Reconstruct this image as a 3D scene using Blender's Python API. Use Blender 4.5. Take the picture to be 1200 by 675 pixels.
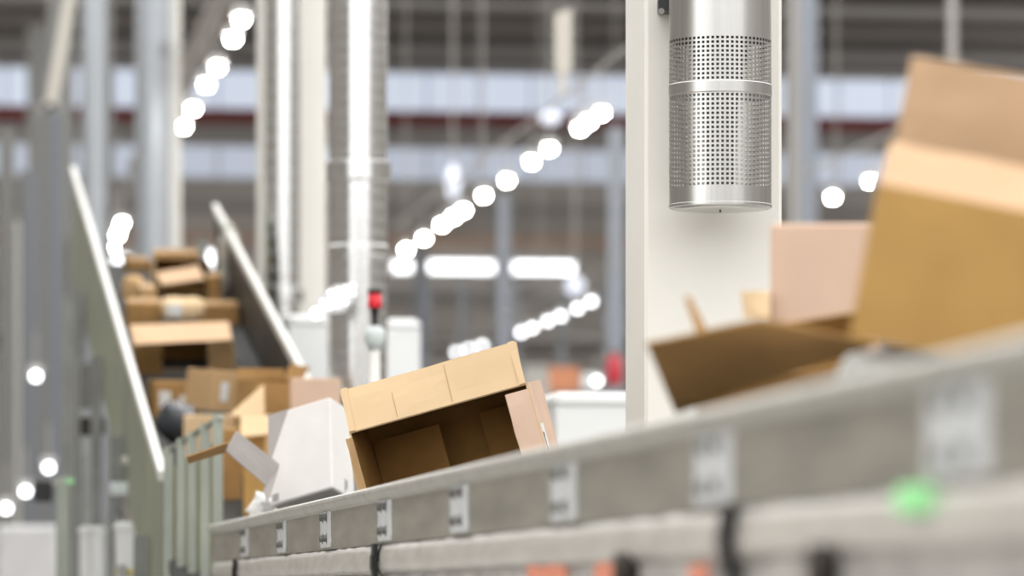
import bpy, math, random
from mathutils import Vector, Matrix, Euler, noise
random.seed(7)
for o in list(bpy.data.objects): bpy.data.objects.remove(o)
SC = bpy.context.scene
COL = SC.collection
# ------------------------------------------------------------------ camera
F = 5333.0; VH = 695.0; CAMZ = 1.5          # focal length in pixels (1200 px frame), horizon row, camera height
PHI = math.atan(0.13)                        # the hall and the conveyors run 7.4 degrees left of the view axis
cam = bpy.data.cameras.new('camera'); camo = bpy.data.objects.new('camera', cam); COL.objects.link(camo)
cam.sensor_width = 36; cam.lens = 36 * F / 1200
camo.location = (0, 0, CAMZ); camo.rotation_euler = (math.pi / 2, 0, 0)
cam.shift_y = (VH - 337.5) / 1200
cam.clip_start = 0.1; cam.clip_end = 400
cam.dof.use_dof = True; cam.dof.focus_distance = 15.6; cam.dof.aperture_fstop = 2.25
SC.camera = camo
# ------------------------------------------------------------------ daylight and exposure
w = bpy.data.worlds.new('world'); SC.world = w; w.use_nodes = True
bg = w.node_tree.nodes['Background']; bg.inputs[0].default_value = (1.0, 0.985, 0.955, 1); bg.inputs[1].default_value = 1.0
vs = SC.view_settings; vs.view_transform = 'Standard'; vs.look = 'None'; vs.gamma = 1; vs.use_curve_mapping = False
vs.exposure = 1.1

# ------------------------------------------------------------------ placing helpers
def P(u, v, Y): return Vector(((u - 600) * Y / F, Y, CAMZ + (VH - v) * Y / F))
def HP(a, Y, z): return Vector((a - 0.13 * Y, Y, CAMZ + z))      # a: offset across the hall, z: height above eye level
def aY(u, a): return F * a / (u + 93.0)                          # depth at which the line "a" shows at column u

# ------------------------------------------------------------------ materials
MATS = {}
def srgb(r, g, b):
    f = lambda c: (c / 255 / 12.92) if c / 255 <= 0.04045 else ((c / 255 + 0.055) / 1.055) ** 2.4
    return (f(r), f(g), f(b))
def mat(name, col, rough=0.6, metal=0.0, var=0.0, scale=6.0, bump=0.0, stretch=(1, 1, 1), kind='noise', emit=0.0, trans=0.0,
        alpha=1.0, var2=None, spec=0.5, fine=0.0):
    m = bpy.data.materials.new(name); m.use_nodes = True
    nt = m.node_tree; b = nt.nodes['Principled BSDF']
    b.inputs['Base Color'].default_value = (*col, 1); b.inputs['Roughness'].default_value = rough
    b.inputs['Metallic'].default_value = metal; b.inputs['Specular IOR Level'].default_value = spec
    if trans: b.inputs['Transmission Weight'].default_value = trans
    if alpha < 1: b.inputs['Alpha'].default_value = alpha
    if emit:
        b.inputs['Emission Color'].default_value = (*col, 1); b.inputs['Emission Strength'].default_value = emit
    if var or bump:
        tc = nt.nodes.new('ShaderNodeTexCoord'); mp = nt.nodes.new('ShaderNodeMapping')
        mp.inputs['Scale'].default_value = stretch
        nt.links.new(tc.outputs['Object'], mp.inputs['Vector'])
        if kind == 'voronoi':
            t = nt.nodes.new('ShaderNodeTexVoronoi'); t.inputs['Scale'].default_value = scale; out = t.outputs['Color']
            bw = nt.nodes.new('ShaderNodeRGBToBW'); nt.links.new(out, bw.inputs[0]); fac = bw.outputs[0]
        else:
            t = nt.nodes.new('ShaderNodeTexNoise'); t.inputs['Scale'].default_value = scale; t.inputs['Detail'].default_value = 6
            fac = t.outputs['Fac']
        nt.links.new(mp.outputs[0], t.inputs['Vector'])
        if var:
            rp = nt.nodes.new('ShaderNodeValToRGB')
            lo = tuple(max(0, c * (1 - var)) for c in col) if var2 is None else var2
            hi = tuple(min(1, c * (1 + var * 0.7)) for c in col)
            rp.color_ramp.elements[0].position = 0.3; rp.color_ramp.elements[1].position = 0.7
            rp.color_ramp.elements[0].color = (*lo, 1); rp.color_ramp.elements[1].color = (*hi, 1)
            nt.links.new(fac, rp.inputs[0]); nt.links.new(rp.outputs[0], b.inputs['Base Color'])
        if bump:
            bp = nt.nodes.new('ShaderNodeBump'); bp.inputs['Strength'].default_value = bump; bp.inputs['Distance'].default_value = 0.01
            nt.links.new(fac, bp.inputs['Height']); nt.links.new(bp.outputs[0], b.inputs['Normal'])
    MATS[name] = m
    return m
mat('cardboard', (0.60, 0.39, 0.205), 0.85, var=0.06, scale=5, bump=0.05, spec=0.2)
mat('cardboard_light', (0.78, 0.58, 0.36), 0.85, var=0.035, scale=4, bump=0.04, spec=0.2)
mat('cardboard_rose', (0.66, 0.45, 0.285), 0.85, var=0.05, scale=5, bump=0.05, spec=0.2)
mat('cardboard_pink', (0.70, 0.51, 0.395), 0.85, var=0.06, scale=7, bump=0.06, spec=0.2)
mat('cardboard_orange', (0.62, 0.37, 0.13), 0.85, var=0.08, scale=7, bump=0.06, spec=0.2)
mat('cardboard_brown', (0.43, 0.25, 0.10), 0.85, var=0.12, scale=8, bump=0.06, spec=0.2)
mat('shaded_inside', (0.27, 0.15, 0.05), 0.9, var=0.15, scale=8, bump=0.1, spec=0.1)  # carton lining with the inside's shade put into its colour
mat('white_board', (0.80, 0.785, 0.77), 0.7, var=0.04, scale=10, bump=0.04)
mat('board_shaded', (0.42, 0.39, 0.38), 0.75, var=0.05, scale=10)  # white board with its shade put into a greyer colour
mat('label_white', (0.82, 0.82, 0.82), 0.5)
mat('print_black', (0.03, 0.03, 0.03), 0.6)
mat('print_grey', (0.35, 0.34, 0.33), 0.6)
mat('tape', (0.60, 0.40, 0.20), 0.3, var=0.05)
mat('paper_white', (0.85, 0.85, 0.84), 0.7, bump=0.2, scale=20)
mat('galvanised', (0.60, 0.59, 0.55), 0.40, 0.85, var=0.07, scale=24, kind='voronoi')
mat('galvanised_worn', (0.44, 0.42, 0.37), 0.46, 0.75, var=0.22, scale=5, stretch=(1, 0.35, 3), bump=0.03)
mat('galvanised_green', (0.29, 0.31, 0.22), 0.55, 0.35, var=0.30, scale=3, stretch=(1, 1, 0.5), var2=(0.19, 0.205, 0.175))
mat('slat_green', (0.38, 0.41, 0.36), 0.5, 0.3, var=0.2, scale=6, stretch=(1, 1, 0.3))
mat('slat_yellow', (0.33, 0.33, 0.20), 0.55, 0.25, var=0.2, scale=6, stretch=(1, 1, 0.3))
mat('steel_bright', (0.72, 0.74, 0.76), 0.45, 0.35, var=0.1, scale=40, kind='voronoi')
mat('bolt_steel', (0.22, 0.22, 0.21), 0.35, 0.9)
mat('leg_steel', (0.26, 0.27, 0.26), 0.5, 0.5, var=0.2, scale=4)
mat('cap_glare', (0.78, 0.78, 0.75), 0.45, 0.2)  # overexposed reflection on the wall edges, put into a whitish colour
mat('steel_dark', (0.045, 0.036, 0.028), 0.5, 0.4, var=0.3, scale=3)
mat('duct_metal', (0.80, 0.81, 0.82), 0.22, 1.0, var=0.06, scale=3, stretch=(1, 1, 8))
mat('duct_dull', (0.42, 0.45, 0.49), 0.45, 0.6)
mat('duct_brushed', (0.62, 0.62, 0.61), 0.30, 1.0, var=0.08, scale=60, stretch=(1, 1, 0.02))
mat('column_white', (0.87, 0.855, 0.81), 0.55, var=0.03, scale=1.2)
mat('cabinet_white', (0.84, 0.86, 0.87), 0.4)
mat('post_blue', (0.40, 0.43, 0.49), 0.5, 0.2)
mat('upright_steel', (0.19, 0.205, 0.23), 0.5, 0.3)
mat('post_grey', (0.20, 0.20, 0.195), 0.5, 0.3)
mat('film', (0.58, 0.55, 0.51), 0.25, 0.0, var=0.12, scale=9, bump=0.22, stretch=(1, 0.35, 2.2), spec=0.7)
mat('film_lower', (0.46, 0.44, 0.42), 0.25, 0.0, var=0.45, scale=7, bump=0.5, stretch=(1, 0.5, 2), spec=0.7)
mat('rubber', (0.015, 0.015, 0.015), 0.5)
mat('belt', (0.03, 0.03, 0.03), 0.7, var=0.2, scale=20)
mat('orange_sticker', (0.75, 0.27, 0.17), 0.5)
mat('yellow_sticker', (0.75, 0.58, 0.10), 0.5)
mat('green_led', (0.30, 0.75, 0.32), 0.4, emit=0.12)
mat('red_lens', (0.70, 0.012, 0.03), 0.25, emit=0.02)
mat('red_paint', (0.55, 0.03, 0.05), 0.4)
mat('black_plastic', (0.015, 0.015, 0.017), 0.4)
mat('pale_plastic', (0.66, 0.72, 0.73), 0.4)
mat('bag_dark', (0.06, 0.065, 0.08), 0.25, bump=0.6, scale=9)
mat('bag_grey', (0.36, 0.36, 0.34), 0.35, bump=0.3, scale=9)
mat('bag_clear', (0.85, 0.83, 0.76), 0.12, trans=0.5, bump=0.8, scale=8)
mat('lamp_glow', (1.0, 0.98, 0.93), 0.5, emit=34)
mat('lamp_soft', (0.95, 0.97, 1.0), 0.5, emit=4.2)
mat('hole_sparkle', (0.95, 0.97, 1.0), 0.5, emit=1.5)  # sparkle of the outlet's holes, put in as emission
mat('lamp_pale', (0.74, 0.78, 0.90), 0.5, emit=0.5)
mat('lamp_housing', (0.7, 0.7, 0.7), 0.5)
mat('window_light', (0.94, 0.97, 1.0), 0.5, emit=2.0)
mat('glazing', (0.66, 0.73, 0.86), 0.4, emit=0.34)
mat('glazing_low', (0.62, 0.68, 0.80), 0.4, emit=0.24)
mat('wall_far', (0.62, 0.58, 0.54), 0.8, var=0.22, scale=0.25, stretch=(0.4, 1, 2.5))  # base lightened to stand in for the hall's haze
mat('wall_side', (0.26, 0.24, 0.22), 0.8, var=0.3, scale=0.3)
mat('roof_deck', (0.135, 0.115, 0.10), 0.8, var=0.25, scale=0.4)
mat('girder_grey', (0.42, 0.40, 0.385), 0.7)  # lightened as well, as part of the painted background haze
mat('girder_brown', (0.27, 0.24, 0.22), 0.7)
mat('red_beam', (0.26, 0.045, 0.045), 0.6)
mat('floor_concrete', (0.30, 0.29, 0.27), 0.45, var=0.12, scale=0.6)
mat('banner', (0.66, 0.63, 0.57), 0.7)
mat('rack_orange', (0.60, 0.25, 0.13), 0.6)
mat('wrap_white', (0.62, 0.62, 0.63), 0.35, var=0.08, scale=3)

# ------------------------------------------------------------------ mesh helpers
class MB:
    def __init__(s): s.v = []; s.f = []; s.smooth = set()
    def add(s, vs, fs, smooth=False):
        k = len(s.v); s.v += [tuple(p) for p in vs]
        for f in fs:
            if smooth: s.smooth.add(len(s.f))
            s.f.append([i + k for i in f])
        return s
    def box(s, c, d, M=None, bev=0.0):
        x, y, z = d[0] / 2, d[1] / 2, d[2] / 2
        if bev <= 0:
            vs = [Vector((i * x, j * y, k * z)) for i in (-1, 1) for j in (-1, 1) for k in (-1, 1)]
            fs = [(0, 1, 3, 2), (4, 6, 7, 5), (0, 4, 5, 1), (2, 3, 7, 6), (0, 2, 6, 4), (1, 5, 7, 3)]
        else:
            b = min(bev, x * .9, y * .9, z * .9); vs = []; idx = {}
            for i in (-1, 1):
                for j in (-1, 1):
                    for k in (-1, 1):
                        idx[i, j, k] = len(vs)
                        vs += [Vector((i * x, j * (y - b), k * (z - b))), Vector((i * (x - b), j * y, k * (z - b))), Vector((i * (x - b), j * (y - b), k * z))]
            fs = []
            for i in (-1, 1):
                q = [(-1, -1), (1, -1), (1, 1), (-1, 1)]
                fs.append([idx[i, a, c_] for a, c_ in q][::i]); fs.append([idx[a, i, c_] + 1 for a, c_ in q][::-i]); fs.append([idx[a, c_, i] + 2 for a, c_ in q][::i])
            for i in (-1, 1):
                for j in (-1, 1):
                    fs.append([idx[i, j, -1], idx[i, j, 1], idx[i, j, 1] + 1, idx[i, j, -1] + 1][::-i * j])
                    fs.append([idx[i, -1, j], idx[i, -1, j] + 2, idx[i, 1, j] + 2, idx[i, 1, j]][::-i * j])
                    fs.append([idx[-1, i, j] + 1, idx[1, i, j] + 1, idx[1, i, j] + 2, idx[-1, i, j] + 2][::-i * j])
                    for k in (-1, 1): n = idx[i, j, k]; fs.append([n, n + 1, n + 2][::i * j * k])
        c = Vector(c)
        return s.add([(M @ p if M else p) + c for p in vs], fs)
    def prism(s, prof, axis_a, axis_b, ext, org=(0, 0, 0)):
        """profile points (p,q) along axis_a, axis_b, extruded by vector ext"""
        A, B, E, O = Vector(axis_a), Vector(axis_b), Vector(ext), Vector(org); n = len(prof)
        vs = [O + A * p + B * q for p, q in prof] + [O + A * p + B * q + E for p, q in prof]
        fs = [[i, (i + 1) % n, n + (i + 1) % n, n + i] for i in range(n)] + [list(range(n))[::-1], list(range(n, 2 * n))]
        return s.add(vs, fs)
    def lathe(s, prof, seg=32, org=(0, 0, 0), axis='z', smooth=True, cap=True, sharp=False):
        if sharp:
            for p, q in zip(prof, prof[1:]): s.lathe([p, q], seg, org, axis, smooth, False)
            return s
        n = len(prof); vs = []; fs = []
        O = Vector(org)
        for i in range(seg):
            a = 2 * math.pi * i / seg
            for r, h in prof:
                p = (r * math.cos(a), r * math.sin(a), h)
                if axis == 'x': p = (p[2], p[0], p[1])
                if axis == 'y': p = (p[0], p[2], p[1])
                vs.append(O + Vector(p))
        for i in range(seg):
            j = (i + 1) % seg
            for k in range(n - 1): fs.append([i * n + k, j * n + k, j * n + k + 1, i * n + k + 1])
        s.add(vs, fs, smooth)
        if cap:
            k0 = len(s.v) - len(vs)
            s.f.append([k0 + i * n for i in range(seg)][::-1]); s.f.append([k0 + i * n + n - 1 for i in range(seg)])
        return s
    def bar(s, p, q, wd, ht=None):
        p, q = Vector(p), Vector(q); d = q - p; L = d.length; d.normalize()
        up = Vector((0, 0, 1)) if abs(d.z) < 0.95 else Vector((0, 1, 0))
        x = d.cross(up).normalized(); z = x.cross(d)
        M = Matrix((x, d, z)).transposed()
        return s.box((p + q) / 2, (wd, L, ht or wd), M)
    def build(s, name, m, parent=None, bevel=0.0):
        me = bpy.data.meshes.new(name); me.from_pydata(s.v, [], s.f); me.update()
        for i in s.smooth: me.polygons[i].use_smooth = True
        o = bpy.data.objects.new(name, me); COL.objects.link(o); me.materials.append(MATS[m] if isinstance(m, str) else m)
        if parent: o.parent = parent
        if bevel:
            b = o.modifiers.new('bevel', 'BEVEL'); b.width = bevel; b.segments = 2; b.limit_method = 'ANGLE'
        return o
def copy_part(o, parent, loc=None):
    c = o.copy(); COL.objects.link(c); c.parent = parent
    if loc is not None: c.location = loc
    return c
def thing(name, label, cat, loc=(0, 0, 0), rot=(0, 0, 0), group=None):
    o = bpy.data.objects.new(name, None); COL.objects.link(o); o.location = loc; o.rotation_euler = rot; o.empty_display_size = 0.1
    return tag(o, label, cat, group)
def tag(o, label, cat, group=None):
    o['label'] = label; o['category'] = cat
    if group: o['group'] = group
    return o
def struct(o, label, cat):
    o['kind'] = 'structure'; o['label'] = label; o['category'] = cat
    return o
ORD = ['nearest', 'second', 'third', 'fourth', 'fifth', 'sixth', 'seventh', 'eighth', 'ninth', 'tenth', 'eleventh', 'twelfth', 'thirteenth']

# ================================================================== THE SETTING
ROT = (0, 0, PHI); CS = 1 / math.cos(PHI)
m = MB().box((0, 0, -0.1), (60, 160, 0.2)); o = m.build('floor', 'floor_concrete'); o.location = (8, 62, 0)
struct(o, 'grey concrete floor of the sorting hall', 'floor')
FARY = 132.0; FS = FARY / F
def fz(v): return (VH - v) * FS + CAMZ
o = MB().box((0, 0, 9), (52, 0.4, 18)).build('wall_far', 'wall_far'); o.location = (14 - 0.13 * FARY, FARY + 1.6, 0); o.rotation_euler = ROT
wall_far = struct(o, 'far end wall of the hall, grey brown behind the girders', 'wall')
o = MB().box((0, 0, 6), (0.4, 120, 12)).build('wall_left', 'wall_side'); o.location = HP(-9, 70, -CAMZ); o.rotation_euler = ROT
struct(o, 'long grey brown side wall left of the conveyors', 'wall')
o = MB().box((0, 0, 3.25), (60, 0.4, 6.5)).build('wall_back', 'wall_side'); o.location = (8, -13, 0); o.rotation_euler = ROT
struct(o, 'grey brown end wall behind the viewpoint', 'wall')
o = MB().box((0, 0, 6.5), (0.4, 146, 13)).build('wall_right', 'wall_side'); o.location = HP(35, 60, -CAMZ); o.rotation_euler = ROT
struct(o, 'grey brown side wall far right of the conveyors', 'wall')
def wall_local(u, v): return ((u - 600) * FS - (14 - 0.13 * FARY), -0.35, fz(v))   # on the far wall (its local frame)
def far_box(name, u0, u1, v0, v1, m, dep=0.15, y=-0.3, parent=None):
    x0, x1 = [(u - 600) * FS - (14 - 0.13 * FARY) for u in (u0, u1)]
    return MB().box(((x0 + x1) / 2, y, (fz(v0) + fz(v1)) / 2), (x1 - x0, dep, fz(v0) - fz(v1))).build(name, m, parent)
# two clerestory bands of panes
NW = [0]
def band(v0, v1, m, lab, step, ua=-60, ub=1320):
    NW[0] += 1
    fr = far_box('window_%d' % NW[0], ua, ub, v0 - 3, v1 + 3, 'girder_grey', 0.1, -0.25)
    fr.location = wall_far.location; fr.rotation_euler = ROT
    struct(fr, lab, 'window'); u = ua
    while u < ub:
        far_box('pane', u + 1.5, min(u + step, ub) - 1.5, v0, v1, m, 0.08, -0.33, fr); u += step
    return fr
band(80, 124, 'glazing', 'upper clerestory band of pale blue panes above the red beam', 62)
band(169, 206, 'glazing_low', 'lower clerestory band of pale panes below the red beam', 62)
for u0, u1, v0, v1, lab in ((458, 479, 303, 314, 'short bright window strip left of the thin blue post'),
                            (501, 577, 303, 314, 'bright window strip between the two blue posts'),
                            (602, 673, 303, 314, 'bright window strip right of the second blue post'),
                            (234, 250, 294, 309, 'small bright window above the incline boxes'),
                            (126, 146, 300, 312, 'bright window strip beyond the left incline wall')):
    NW[0] += 1
    fr = far_box('window_%d' % NW[0], u0 - 2, u1 + 2, v0 - 2, v1 + 2, 'girder_grey', 0.1, -0.25)
    fr.location = wall_far.location; fr.rotation_euler = ROT; struct(fr, lab, 'window')
    far_box('pane', u0, u1, v0, v1, 'window_light', 0.08, -0.33, fr)
for i, (v0, v1, m, lab, y) in enumerate(((128, 143, 'red_beam', 'dark red beam running across the far wall', -0.6),
                                   (236, 246, 'girder_grey', 'pale grey rail across the far wall under the lower panes', -0.4),
                                   (272, 283, 'cardboard_pink', 'dusty pink strip across the far wall above the windows', -0.4),
                                   (150, 160, 'girder_grey', 'thin grey pipe run just below the red beam', -0.5),
                                   (338, 350, 'girder_grey', 'pale rail across the far wall under the bright windows', -0.4),
                                   (392, 408, 'girder_brown', 'brown rail low on the far wall', -0.4))):
    o = far_box('trim_%d' % (i + 1), -60, 1320, v0, v1, m, 0.3, y); o.location = wall_far.location; o.rotation_euler = ROT
    struct(o, lab, 'beam')
# roof
o = MB().box((0, 0, 0), (52, 28, 0.3)).build('ceiling', 'roof_deck'); o.location = HP(14, 120, fz(70) - CAMZ + 0.15); o.rotation_euler = ROT
struct(o, 'dark brown roof deck over the back of the hall', 'ceiling')
for i, (Y, v0, v1, m, lab) in enumerate(((126, 55, 66, 'girder_grey', 'pale grey girder just in front of the upper panes'),
                                        (119, 26, 38, 'girder_brown', 'brown roof girder between the two pale girders'),
                                        (112, 2, 12, 'girder_grey', 'pale grey girder at the top edge of the view'))):
    z0, z1 = [(VH - v) * Y / F for v in (v1, v0)]
    o = MB().box((0, 0, 0), (50, 0.35, z1 - z0)).build('trim_%d' % (i + 7), m); o.location = HP(14, Y, (z0 + z1) / 2); o.rotation_euler = ROT
    struct(o, lab, 'girder')

for i, Y in enumerate(range(63, 106, 10)):
    o = MB().box((0, 0, 0), (50, 0.3, 0.5)).build('trim_%d' % (i + 10), 'girder_brown'); o.location = HP(14, Y, fz(70) - CAMZ + .2); o.rotation_euler = ROT
    struct(o, '%s roof girder carrying the lamp tracks' % ORD[i], 'girder')

# ================================================================== COLUMNS WITH AIR DUCTS
def column(Y, lab, ah=2.544, top=14.0, m='column_white'):
    t = thing('column', lab, 'column', HP(ah + 0.245, Y, -CAMZ), ROT, 'white columns in a row along the conveyor')
    MB().box((0, 0.225, top / 2), (0.49, 0.45, top), bev=0.012).build('shaft', m, t)
    MB().box((0, 0.225, 0.15), (0.56, 0.52, 0.3)).build('base', 'column_white', t)
    return t
col_labels = ['white square column directly behind the perforated air diffuser',
              'white square column behind the narrow spiral duct, left of the wide duct',
              'column with a dull duct left of the glowing lamp row',
              'thin far column second from the left edge, right of the dark one', 'dark far column behind the left frame posts', 'last tiny column at the left edge']
for k, Y in enumerate((16.0, 34.0, 53.0, 71.5, 90.0, 108.0)): column(Y, col_labels[k], top=14 if k < 3 else 15, m='column_white' if k < 3 else 'post_grey')

def ringed_duct(lab, u, Y, rad, z0, z1, pitch=0.09, couplings=(), name='spiral_duct', group='round metal ducts', m='duct_metal'):
    base = P(u, VH, Y); base.z = CAMZ + z0
    t = thing(name, lab, 'duct', base, ROT, group)
    H = z1 - z0; prof = []; z = 0
    while z < H:
        prof += [(rad, z), (rad, z + pitch * 0.90), (rad + 0.003, z + pitch * 0.92), (rad + 0.003, z + pitch * 0.98)]; z += pitch
    MB().lathe(prof, 40, cap=False, sharp=True).build('pipe', m, t)
    for cz, ch, cr in couplings:
        MB().lathe([(rad, cz - .01), (rad + cr, cz), (rad + cr, cz + ch), (rad, cz + ch + .01)], 40, cap=False, sharp=True).build('coupling', 'duct_metal', t)
    return t
ringed_duct('wide galvanised spiral duct standing right of the white column', 420, 25.6, 0.162, -1.5, 4.2, 0.075,
            ((1.5 + (VH - 212) * 25.6 / F, 0.10, 0.022), (1.5 + (VH - 300) * 25.6 / F, 0.05, 0.012)))
ringed_duct('narrow spiral duct mounted on the second white column', 331, 33.7, 0.132, 0.6, 6.0, 0.12,
            ((1.55, 0.09, 0.03), (0.95, 0.06, 0.02)))
ringed_duct('dull metal duct on the column left of the glowing lamp row', 179, 52.6, 0.205, -0.5, 9.0, 0.3, m='duct_dull')
ringed_duct('far duct on the second column from the left edge', 111, 71.1, 0.17, -1.0, 12.0, 0.6, m='duct_dull')

# perforated diffuser in front of the near column
Yd = 15.78; Rd = 0.1775
def dz(v): return (VH - v) * Yd / F
dif = thing('air_diffuser', 'perforated round metal air diffuser hanging in front of the white column', 'air diffuser', (P(844, VH, Yd).x, Yd, CAMZ + dz(245)))
zb = dz(245)
def perforated(z0, z1, nrow, ncol=66, fill=0.56, thick=0.0):
    mb = MB(); vs = []; fs = []; N = ncol * 2; M_ = nrow * 2 + 1
    da = 2 * math.pi / ncol; hz = (z1 - z0) / nrow
    zs = [0]
    for r in range(nrow): zs += [r * hz + hz * (1 - fill) / 2, r * hz + hz * (1 + fill) / 2]
    zs += [z1 - z0]
    ang = []
    for c in range(ncol): ang += [c * da + da * (1 - fill) / 2, c * da + da * (1 + fill) / 2]
    nz = len(zs)
    for a in ang:
        for z in zs: vs.append((Rd * math.cos(a), Rd * math.sin(a), z0 + z))
    na = len(ang)
    for i in range(na):
        j = (i + 1) % na
        for k in range(nz - 1):
            if i % 2 == 0 and k % 2 == 1 and k < nz - 1: continue      # the hole
            fs.append([i * nz + k, j * nz + k, j * nz + k + 1, i * nz + k + 1])
    mb.add(vs, fs, True); return mb
p1 = perforated(dz(222.5) - zb, dz(114) - zb, 20).build('perforated_sleeve', 'duct_brushed', dif)
p2 = perforated(dz(100) - zb, dz(48) - zb, 10).build('perforated_sleeve', 'duct_brushed', dif)
for p in (p1, p2): p['label'] = 'sheet metal sleeve with rows of square holes'
MB().lathe([(Rd, dz(114) - zb), (Rd + .002, dz(113) - zb), (Rd + .002, dz(101) - zb), (Rd, dz(100) - zb)], 64, cap=False, sharp=True).build('band', 'duct_brushed', dif)
MB().lathe([(Rd * .97, 0.0), (Rd + .002, 0.004), (Rd + .002, 0.012), (Rd, 0.014), (Rd, dz(222.5) - zb)], 64, cap=False, sharp=True).build('bottom_band', 'duct_brushed', dif)
MB().lathe([(0.001, -0.004), (Rd * 0.5, -0.003), (Rd * .97, 0.0), (Rd * .97, 0.006)], 64, cap=False).build('bottom_plate', 'duct_brushed', dif)
MB().lathe([(0.004, -0.012), (0.004, -0.003)], 10).build('screw', 'bolt_steel', dif)
MB().lathe([(Rd, dz(48) - zb), (Rd, 3.4)], 64, cap=False).build('duct', 'duct_brushed', dif)
MB().lathe([(Rd * 0.30, 0.01), (Rd * .34, dz(120) - zb), (Rd * .55, dz(60) - zb)], 32, cap=False).build('inner_core', 'post_grey', dif)
br = thing('pipe_bracket', 'black pipe bracket clamping the diffuser duct to the white column', 'bracket', P(783, 6, 15.9))
MB().box((0, 0.04, 0.0), (0.07, 0.12, 0.045)).build('clamp', 'black_plastic', br)
MB().lathe([(0.011, -0.05), (0.011, 0.01)], 12, org=(-0.026, -0.02, -0.03), axis='y').build('bolt', 'bolt_steel', br)
MB().bar((0.0, 0.02, 0.0), (0.06, -0.02, -0.04), 0.02).build('strap', 'black_plastic', br)

# ================================================================== MAIN CONVEYOR
A0 = 1.4
cv = thing('belt_conveyor', 'long galvanised belt conveyor with bolted side guard, coming from the right', 'conveyor', (A0, 0, 0), ROT)
ZT = CAMZ + 0.325; ZB = CAMZ + 0.152        # guard top and bottom
SN = CS                                      # depth -> distance along the conveyor
joints = [2.3 + 0.0, 4.2, 6.10, 7.98, 9.84, 11.74, 13.62, 15.6, 17.5, 19.5, 21.75]
for i in range(len(joints) - 1):
    s0, s1 = joints[i] * SN + 0.002, joints[i + 1] * SN - 0.002
    MB().prism([(0, ZB), (-0.006, ZB - 0.004), (-0.006, ZT - 0.02), (0.0, ZT - 0.02)], (1, 0, 0), (0, 0, 1), (0, s1 - s0, 0), (0, s0, 0)).build('guard_panel', 'galvanised_worn', cv)
    MB().prism([(0, -0.052), (-0.020, -0.040), (-0.032, -0.026), (-0.034, -0.018), (-0.030, -0.008), (-0.018, -0.001), (-0.004, 0), (0.05, 0), (0.05, -0.008), (0, -0.012)],
               (1, 0, 0), (0, 0, 1), (0, s1 - s0, 0), (0, s0, ZT)).build('top_lip', 'galvanised', cv)
plate0 = MB().box((-0.010, 0, 0), (0.008, 0.165, ZT - ZB - 0.05), bev=0.002).build('joint_plate', 'steel_bright', cv)
bm = MB().lathe([(0.009, -0.014), (0.012, -0.012), (0.012, -0.004), (0.018, -0.003), (0.018, 0.0)], 8, axis='x', smooth=False)
bolt0 = bm.build('bolt', 'bolt_steel', plate0); first = True
for i, Y in enumerate(joints[1:-1]):
    for sd in (-1, 1):
        pl = plate0 if first else copy_part(plate0, cv)
        pl.location = (0, Y * SN + sd * 0.095, (ZT + ZB) / 2 - 0.022)
        for dzz in (0.042, -0.030):
            b = bolt0 if (first and dzz > 0) else copy_part(bolt0, pl)
            b.location = (-0.013, sd * -0.02, dzz)
        first = False
# film wrapped covers with black rubber straps between them
gaps = [1.7, 7.79, 13.83, 20.0, 21.75]
for i in range(len(gaps) - 1):
    s0, s1 = gaps[i] * SN + 0.05, gaps[i + 1] * SN - 0.05
    n = max(8, int((s1 - s0) * 14)); vs = []; fs = []
    rows = [(0.0, ZB - 0.008), (-0.008, ZB - 0.03), (-0.010, ZB - 0.075), (0.0, ZB - 0.092)]
    for k in range(n + 1):
        s = s0 + (s1 - s0) * k / n
        for x, z in rows: vs.append((x + 0.005 * noise.noise((s * 5, z * 20, i)), s, z + 0.003 * noise.noise((s * 3, z * 9, 5 + i))))
    for k in range(n):
        for r in range(3): fs.append([k * 4 + r, k * 4 + r + 1, k * 4 + r + 5, k * 4 + r + 4])
    mb = MB(); mb.add(vs, fs, True); c = mb.build('film_cover', 'film', cv); c['label'] = 'pale side cover wrapped in clear plastic film'
    sol = c.modifiers.new('thick', 'SOLIDIFY'); sol.thickness = 0.004
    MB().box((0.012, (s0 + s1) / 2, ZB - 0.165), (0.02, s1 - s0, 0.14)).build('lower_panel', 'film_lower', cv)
for Y in gaps[1:-1]:
    s = Y * SN
    mb = MB(); pts = [(-0.016, 0.0, ZB - 0.004), (-0.024, -0.0, ZB - 0.04), (-0.024, 0.0, ZB - 0.08), (-0.018, -0.02, ZB - 0.12), (-0.012, -0.05, ZB - 0.2)]
    for p, q in zip(pts, pts[1:]): mb.box(((p[0] + q[0]) / 2, s + (p[1] + q[1]) / 2, (p[2] + q[2]) / 2), (0.014, 0.08, abs(p[2] - q[2]) + .004))
    mb.build('rubber_strap', 'rubber', cv)
# stickers and small fittings low on the conveyor side
for u, v, wd, ht, m, nm in ((642, 668, 0.62, 0.05, 'orange_sticker', 'sticker'), (712, 669, 0.30, 0.045, 'orange_sticker', 'sticker'),
                            (392, 659, 0.13, 0.03, 'yellow_sticker', 'sticker'), (820, 672, 0.18, 0.03, 'orange_sticker', 'sticker')):
    Y = aY(u, A0); z = CAMZ + (VH - v) * Y / F
    MB().box((-0.002, Y * SN, z), (0.006, wd, ht)).build(nm, m, cv)
for u, v in ((745, 668), (980, 664)):
    Y = aY(u, A0); z = CAMZ + (VH - v) * Y / F
    MB().lathe([(0.035, -0.03), (0.035, 0.0), (0.028, 0.01)], 16, org=(-0.01, Y * SN, z), axis='x').build('roller_end', 'steel_dark', cv)
Y = aY(1072, A0 - .02)
g = MB().box((-0.022, Y * SN, CAMZ + (VH - 585) * Y / F), (0.02, 0.16, 0.036), bev=0.003).build('indicator_light', 'green_led', cv); g['label'] = 'small square green indicator light'
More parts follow.
